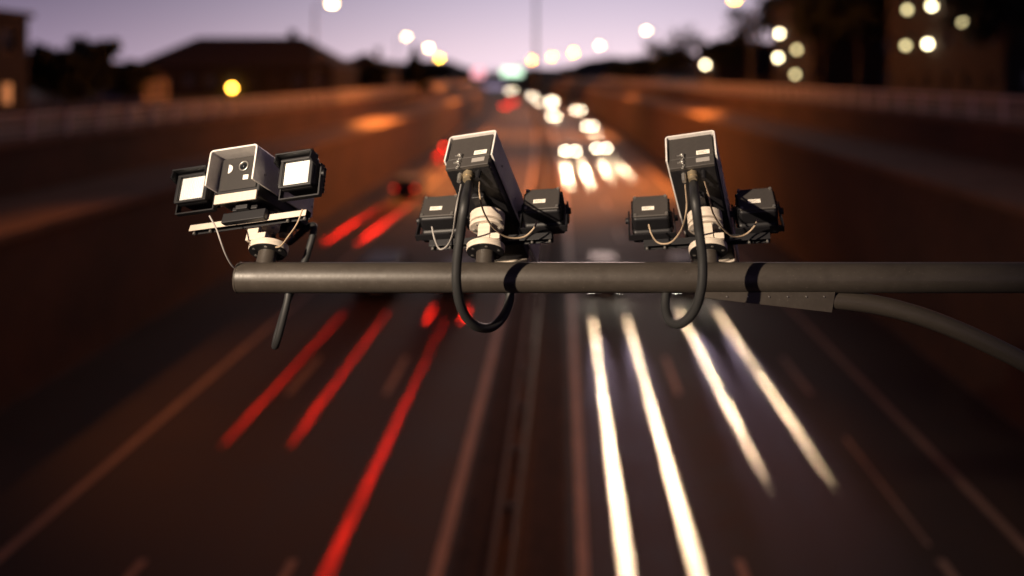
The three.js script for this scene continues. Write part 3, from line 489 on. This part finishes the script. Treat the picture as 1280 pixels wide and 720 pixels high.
// ---------------------------------------------------------------- traffic cameras
const LEAN = -37 * Math.PI / 180, Q = Math.PI / 180;
function labelTex(lines) {                                                  // small printed maker's labels, too small to read
  const c = document.createElement('canvas'); c.width = 96; c.height = 40; const x = c.getContext('2d'); x.fillStyle = '#efe9dc'; x.fillRect(0, 0, 96, 40); x.fillStyle = '#8a8378';
  for (const [y, w] of lines) x.fillRect(10, y, w, 3); const t = new THREE.CanvasTexture(c); t.colorSpace = THREE.SRGBColorSpace; return new THREE.MeshStandardMaterial({ map: t, roughness: 0.6 });
}
const labelA = labelTex([[10, 60], [18, 44], [27, 66]]), labelB = M.grey;
function head(label, px, yaw, opt = {}) {
  const bx = (px - VX) / F * DP;
  const root = thing('traffic_camera', label, 'traffic camera', [bx, POLE_Y, -DP]); root.rotation.order = 'YXZ'; root.rotation.x = LEAN;
  // swivel mount on the pole
  mesh('stem', cyl(0.043, 0.043, 0.115, 28, 0, 0.105, 0), M.polepaint, root);
  const lower = mesh('swivel_flange', lathe([[0.04, 0.128], [0.084, 0.128], [0.089, 0.132], [0.089, 0.156], [0.084, 0.160], [0, 0.160]]), M.cream, root);
  for (let i = 0; i < 6; i++) { const a = i * Math.PI / 3 + 0.4; mesh('bolt', cyl(0.008, 0.007, 0.008, 6, Math.cos(a) * 0.068, 0.124, Math.sin(a) * 0.068), M.zinc, lower); }
  mesh('flange_pad', lathe([[0.043, 0.1215], [0.084, 0.1215], [0.087, 0.1275], [0.043, 0.1275]]), M.black, root);
  const turnG = new THREE.Group(); turnG.rotation.y = yaw; turnG.position.x = opt.front ? -0.055 : 0; turnG.updateMatrix();
  const T_ = (m) => { m.applyMatrix4(turnG.matrix); root.add(m); return m; };
  T_(mesh('swivel_lug', [rbox(0.058, 0.088, 0.026, 0.004, 0.0, 0.203, opt.front ? -0.05 : 0.045), rbox(0.05, 0.088, 0.026, 0.004, 0.02, 0.203, opt.front ? 0.03 : -0.04)], M.cream));
  T_(mesh('clamp_block', rbox(0.045, 0.03, 0.04, 0.004, opt.front ? -0.05 : 0.055, 0.176, opt.front ? -0.045 : 0.045), M.cream));
  const upper = T_(mesh('tilt_plate', lathe([[0, 0.246], [0.078, 0.246], [0.082, 0.250], [0.082, 0.262], [0.078, 0.266], [0, 0.266]]), M.cream));
  for (let i = 0; i < 6; i++) { const a = i * Math.PI / 3; mesh('bolt', cyl(0.008, 0.007, 0.01, 6, Math.cos(a) * 0.062, 0.242, Math.sin(a) * 0.062), M.zinc, upper); }
  T_(mesh('tilt_ring', [lathe([[0.06, 0.274], [0.078, 0.274], [0.083, 0.279], [0.083, 0.318], [0.078, 0.323], [0, 0.323]]), cyl(0.05, 0.05, 0.012, 24, 0, 0.27, 0)], M.cream));
  // cross bar (channel) that carries the two lamps; forward is -z
  const bar = T_(mesh('cross_bar', [rbox(0.60, 0.005, 0.04, 0.002, 0, 0.2455, -0.10), rbox(0.07, 0.006, 0.15, 0.002, 0, 0.2515, -0.05), rbox(0.60, 0.034, 0.005, 0.002, 0, 0.23, -0.08)], M.black));
  mesh('bar_front', rbox(0.60, 0.030, 0.005, 0.002, 0, 0.228, -0.12), opt.front ? M.cream : M.black, bar);
  if (opt.front) T_(mesh('mount_box', [rbox(0.22, 0.05, 0.03, 0.005, 0.0, 0.236, -0.142), rbox(0.13, 0.07, 0.12, 0.006, 0, 0.298, -0.1)], M.black));
  for (const x of [-0.285, -0.2, 0.2, 0.285]) mesh('bolt', cyl(0.007, 0.006, 0.014, 6, x, 0.211, -0.1), M.zinc, bar);
  // pitched camera housing
  const pitch = opt.pitch ?? 15;
  const hg = new THREE.Group(); hg.position.set(0, opt.front ? 0.415 : 0.43, opt.front ? -0.03 : -0.07); hg.rotation.order = 'YXZ'; hg.scale.setScalar(opt.front ? 1.03 : 1.0); hg.rotation.y = opt.front ? 0 : -7 * Q; hg.rotation.x = -pitch * Q; hg.updateMatrix(); const HM = turnG.matrix.clone().multiply(hg.matrix);
  const W = 0.212, H = 0.205, L = opt.L ?? 0.66, put = (m) => { m.applyMatrix4(HM); root.add(m); return m; };
  const body = put(mesh('housing', [rbox(W, H, L, 0.008, 0, 0, 0)], M.black));
  { // sheet-metal sun hood: roof and two sides, open below, longer than the housing at the lens end
    const t = 0.006, w2 = W / 2 + 0.012, top = H / 2 + 0.014, low = -H / 2 + 0.052, r = 0.016;
    const outer = [], inner = []; const arc = (cx, cy, rad, a0, a1, out) => { for (let i = 0; i <= 6; i++) { const a = a0 + (a1 - a0) * i / 6; out.push(new THREE.Vector2(cx + Math.cos(a) * rad, cy + Math.sin(a) * rad)); } };
    outer.push(new THREE.Vector2(w2, low)); arc(w2 - r, top - r, r, 0, Math.PI / 2, outer); arc(-w2 + r, top - r, r, Math.PI / 2, Math.PI, outer); outer.push(new THREE.Vector2(-w2, low));
    inner.push(new THREE.Vector2(-w2 + t, low)); arc(-w2 + r, top - r, r - t, Math.PI, Math.PI / 2, inner); arc(w2 - r, top - r, r - t, Math.PI / 2, 0, inner); inner.push(new THREE.Vector2(w2 - t, low));
    const g = new THREE.ExtrudeGeometry(new THREE.Shape([...outer, ...inner]), { depth: L + (opt.front ? 0.095 : 0.125), bevelEnabled: true, bevelSize: 0.001, bevelThickness: 0.001, bevelSegments: 1 }); g.translate(0, 0, -L / 2 - (opt.front ? 0.075 : 0.105));
    const hood = put(mesh('sun_hood', g, M.hood));
    for (const s of [-1, 1]) for (const z of [-0.2, 0.0, 0.22]) { const b = new THREE.CylinderGeometry(0.006, 0.006, 0.006, 10); b.rotateZ(Math.PI / 2); b.translate(s * (w2 + 0.003), 0.0, z); mesh('screw', b, M.zinc, hood); }
  }
  // rear door: upper panel and lower strip with a gap between
  const rp = put(mesh('rear_panel', rbox(W - 0.008, 0.142, 0.014, 0.003, 0, 0.028, L / 2 + 0.006), M.charcoal)); const rs = put(mesh('rear_strip', rbox(W - 0.004, 0.056, 0.020, 0.003, 0, -0.0755, L / 2 + 0.006), M.charcoal));
  const lb = new THREE.BoxGeometry(0.062, 0.026, 0.0015);
  const l1 = mesh('label_plate', lb, labelA, rp); l1.position.set(0.055, -0.018, L / 2 + 0.0142); const l2 = mesh('label_plate', lb, labelB, rs); l2.position.set(0.052, -0.07, L / 2 + 0.0172);
  const knob = (y, par) => { const g = new THREE.SphereGeometry(0.009, 12, 8); g.translate(-0.042, y, L / 2 + 0.022); return mesh('latch_knob', [g, cyl(0.012, 0.012, 0.004, 14, -0.042, y - 0.0, L / 2 + 0.02), box(0.026, 0.006, 0.006, -0.053, y - 0.002, L / 2 + 0.02)], M.zinc, par); };
  knob(-0.026, rp); knob(-0.072, rs);
  mesh('latch_chain', Array.from({ length: 11 }, (_, i) => { const g = new THREE.TorusGeometry(0.0055, 0.0015, 5, 10); g.rotateY(i % 2 ? Math.PI / 2 : 0); g.translate(-0.040 + 0.004 * Math.sin(i), -0.03 - i * 0.0085, L / 2 + 0.0235 + 0.002 * Math.sin(i * 2)); return g; }), M.zinc, rp);
  // cable glands under the rear end
  const gl = (x, r, mat) => mesh('cable_gland', [cyl(r, r, 0.03, 6, x, -H / 2 - 0.012, L / 2 - 0.03), cyl(r * 0.8, r * 0.8, 0.022, 14, x, -H / 2 - 0.036, L / 2 - 0.03)], mat, body);
  gl(-0.045, 0.012, M.zinc); gl(-0.005, 0.025, M.brass); gl(0.045, 0.014, M.black);
  mesh('mount_rail', [rbox(0.06, 0.03, 0.34, 0.004, 0, -H / 2 - 0.016, 0.0)], M.black, body);
  // lens end: sloping dark window, lens, front strip
  { const z = -L / 2 - 0.004; mesh('front_window', rbox(W - 0.03, H - 0.05, 0.006, 0.002, 0, 0.02, z), std([0.05, 0.047, 0.045], 0.08), body);
    const ring = new THREE.TorusGeometry(0.021, 0.0035, 8, 28); ring.translate(-0.018, 0.05, z - 0.006); mesh('lens_ring', ring, M.zinc, body);
    const le = new THREE.SphereGeometry(0.019, 18, 8, 0, 6.3, 0, 1.1); le.rotateX(-Math.PI / 2); le.translate(-0.018, 0.05, z + 0.004); mesh('lens', le, M.glass, body);
    const dk = new THREE.CylinderGeometry(0.021, 0.021, 0.003, 24, 1, false, 0, Math.PI); dk.rotateX(Math.PI / 2); dk.rotateZ(Math.PI); dk.translate(0.058, 0.045, z - 0.005); mesh('sensor_cover', dk, M.paper, body);
    mesh('label_plate', box(0.026, 0.022, 0.002, -0.035, -0.005, z - 0.0045), M.paper, body);
    mesh('front_strip', rbox(W - 0.004, 0.044, 0.012, 0.003, 0, -H / 2 + 0.006, z - 0.004), M.cream, body); }
  // infrared lamps on U brackets
  for (const s of [-1, 1]) {
    const lg = new THREE.Group(); lg.position.set(s * (opt.front ? 0.27 : 0.255), opt.front ? 0.402 : 0.385, opt.front ? -0.14 : -0.10); lg.scale.setScalar(opt.front ? 1.0 : 1.14); lg.rotation.x = -(opt.lampPitch ?? 20) * Q; lg.rotation.y = (opt.toe ?? 0) * -s; lg.updateMatrix(); const LM = turnG.matrix.clone().multiply(lg.matrix), lp = (m) => { m.applyMatrix4(LM); root.add(m); return m; };
    const lamp = lp(mesh('lamp_body', [rbox(0.158, 0.134, 0.075, 0.016, 0, 0, 0.012, 3), rbox(0.172, 0.15, 0.05, 0.018, 0, 0, -0.045, 3), ...Array.from({ length: 6 }, (_, i) => box(0.166, 0.004, 0.07, 0, -0.05 + i * 0.02, 0.012))], M.black));
    mesh('rear_cover', rbox(0.150, 0.128, 0.012, 0.005, 0, 0, 0.054), M.charcoal, lamp);
    mesh('label_plate', box(0.052, 0.022, 0.0015, -0.01, -0.018, 0.0612), labelA, lamp);
    for (const [x, y] of [[-0.066, -0.056], [0.066, -0.056], [-0.066, 0.056], [0.066, 0.056]]) { const g = new THREE.CylinderGeometry(0.006, 0.006, 0.005, 8); g.rotateX(Math.PI / 2); g.translate(x, y, 0.0625); mesh('screw', g, M.zinc, lamp); }
    mesh('lamp_lens', [rbox(0.126, 0.112, 0.01, 0.004, 0, -0.004, -0.0675, 2), ...Array.from({ length: 12 }, (_, i) => { const g = new THREE.CylinderGeometry(0.0045, 0.0045, 0.106, 8); g.translate(-0.0545 + i * 0.0099, -0.004, -0.0715); return g; })], M.lens, lamp);
    mesh('lens_frame', [rbox(0.168, 0.016, 0.02, 0.006, 0, 0.061, -0.076), rbox(0.168, 0.014, 0.016, 0.006, 0, -0.067, -0.074), rbox(0.020, 0.13, 0.018, 0.006, -0.075, -0.003, -0.075), rbox(0.020, 0.13, 0.018, 0.006, 0.075, -0.003, -0.075)], M.black, lamp);
    // peaked visor over the lens
    mesh('visor', [rbox(0.182, 0.008, 0.075, 0.003, 0, 0.078, -0.088), box(0.006, 0.05, 0.06, -0.089, 0.055, -0.09, 0.25), box(0.006, 0.05, 0.06, 0.089, 0.055, -0.09, 0.25)], M.black, lamp);
    const br = lp(mesh('lamp_bracket', [box(0.006, 0.15, 0.03, -0.098, -0.03, -0.02), box(0.006, 0.15, 0.03, 0.098, -0.03, -0.02), box(0.202, 0.006, 0.03, 0, -0.106, -0.02)], M.black));
    for (const sx of [-1, 1]) { const g = new THREE.CylinderGeometry(0.014, 0.014, 0.014, 12); g.rotateZ(Math.PI / 2); g.translate(sx * 0.106, 0.0, -0.02); mesh('bracket_knob', g, M.black, br); }
  }
  root.updateMatrixWorld(true);
  const cable = (name, pts, r, mat, n = 60, caps = true) => { const p = pts.map((v) => root.worldToLocal(v.isVector3 ? v.clone() : at(...v))); return mesh(name, caps ? capped(p, r, n, 14) : tube(p, r, n, 14), mat, root); };
  const from = (m, x, y, z) => V(x, y, z).applyMatrix4(m).applyMatrix4(root.matrixWorld);
  return { root, cable, house: (x, y, z) => from(HM, x, y, z), W, H, L };
}
M.lens = new THREE.MeshPhysicalMaterial({ color: lin(0.86, 0.86, 0.84), roughness: 0.35, clearcoat: 0.6, clearcoatRoughness: 0.1 });
{
  const a = head('traffic camera facing the viewer with two white fronted lamps at the pole end', 328, Math.PI - 15 * Q, { front: true, pitch: 8, lampPitch: 8, L: 0.42 });
  a.cable('conduit_hose', [a.house(0.005, -0.15, 0.26), [392, 282, 4.28], [384, 318, 4.2], [372, 347, 4.14], [361, 372, 4.1], [352, 400, 4.08], [345, 425, 4.05], [344, 433, 4.02], [347, 425, 3.99], [354, 398, 3.98], [360, 372, 3.99], [361, 362, 4.0]], 0.0165, M.rubber, 90);
  a.cable('lamp_cable', [[262, 270, 3.9], [270, 285, 3.88], [276, 302, 3.87], [283, 320, 3.9], [291, 333, 3.95], [299, 338, 4.0]], 0.0036, M.grey, 40);
  a.cable('lamp_cable', [[378, 262, 3.85], [372, 278, 3.84], [360, 296, 3.9], [350, 308, 3.96], [345, 309, 3.98]], 0.0036, M.tan, 30);
  const b = head('traffic camera seen from behind hose looping under the pole, beside the viewer facing one', 605, -8 * Q);
  b.cable('conduit_hose', [b.house(-0.005, -0.135, 0.27), [581, 255, 3.64], [575, 295, 3.64], [571, 330, 3.65], [571, 358, 3.66], [578, 388, 3.7], [594, 407, 3.76], [614, 409, 3.84], [630, 394, 3.93], [637, 374, 3.98], [637, 363, 4.0]], 0.0205, M.rubber, 100);
  b.cable('lamp_cable', [b.house(-0.045, -0.14, 0.27), [570, 262, 3.82], [565, 295, 3.98], [557, 309, 4.06], [549, 311, 4.1], [543, 298, 4.1], [540, 284, 4.12]], 0.0042, M.grey, 60);
  b.cable('lamp_cable', [b.house(0.045, -0.14, 0.27), [600, 246, 3.72], [606, 268, 3.88], [618, 286, 3.98], [636, 297, 4.05], [655, 296, 4.08], [666, 287, 4.08], [671, 278, 4.08]], 0.0042, M.tan, 60);
  const c = head('traffic camera seen from behind above the gusset of the curved brace', 889, -8 * Q);
  c.cable('conduit_hose', [c.house(-0.005, -0.135, 0.27), [869, 250, 3.64], [874, 290, 3.64], [878, 325, 3.65], [877, 358, 3.66], [868, 388, 3.7], [852, 404, 3.76], [838, 402, 3.84], [832, 386, 3.93], [832, 370, 3.98], [834, 362, 4.0]], 0.0205, M.rubber, 100);
  c.cable('lamp_cable', [c.house(-0.045, -0.14, 0.27), [858, 262, 3.82], [850, 290, 3.98], [836, 304, 4.06], [822, 303, 4.1], [814, 292, 4.1], [811, 281, 4.12]], 0.0042, M.tan, 60);
  c.cable('lamp_cable', [c.house(0.045, -0.14, 0.27), [886, 246, 3.72], [892, 268, 3.88], [903, 285, 3.98], [918, 296, 4.05], [932, 293, 4.08], [942, 284, 4.08], [947, 275, 4.08]], 0.0042, M.tan, 60);
}
renderer.render(scene, camera);
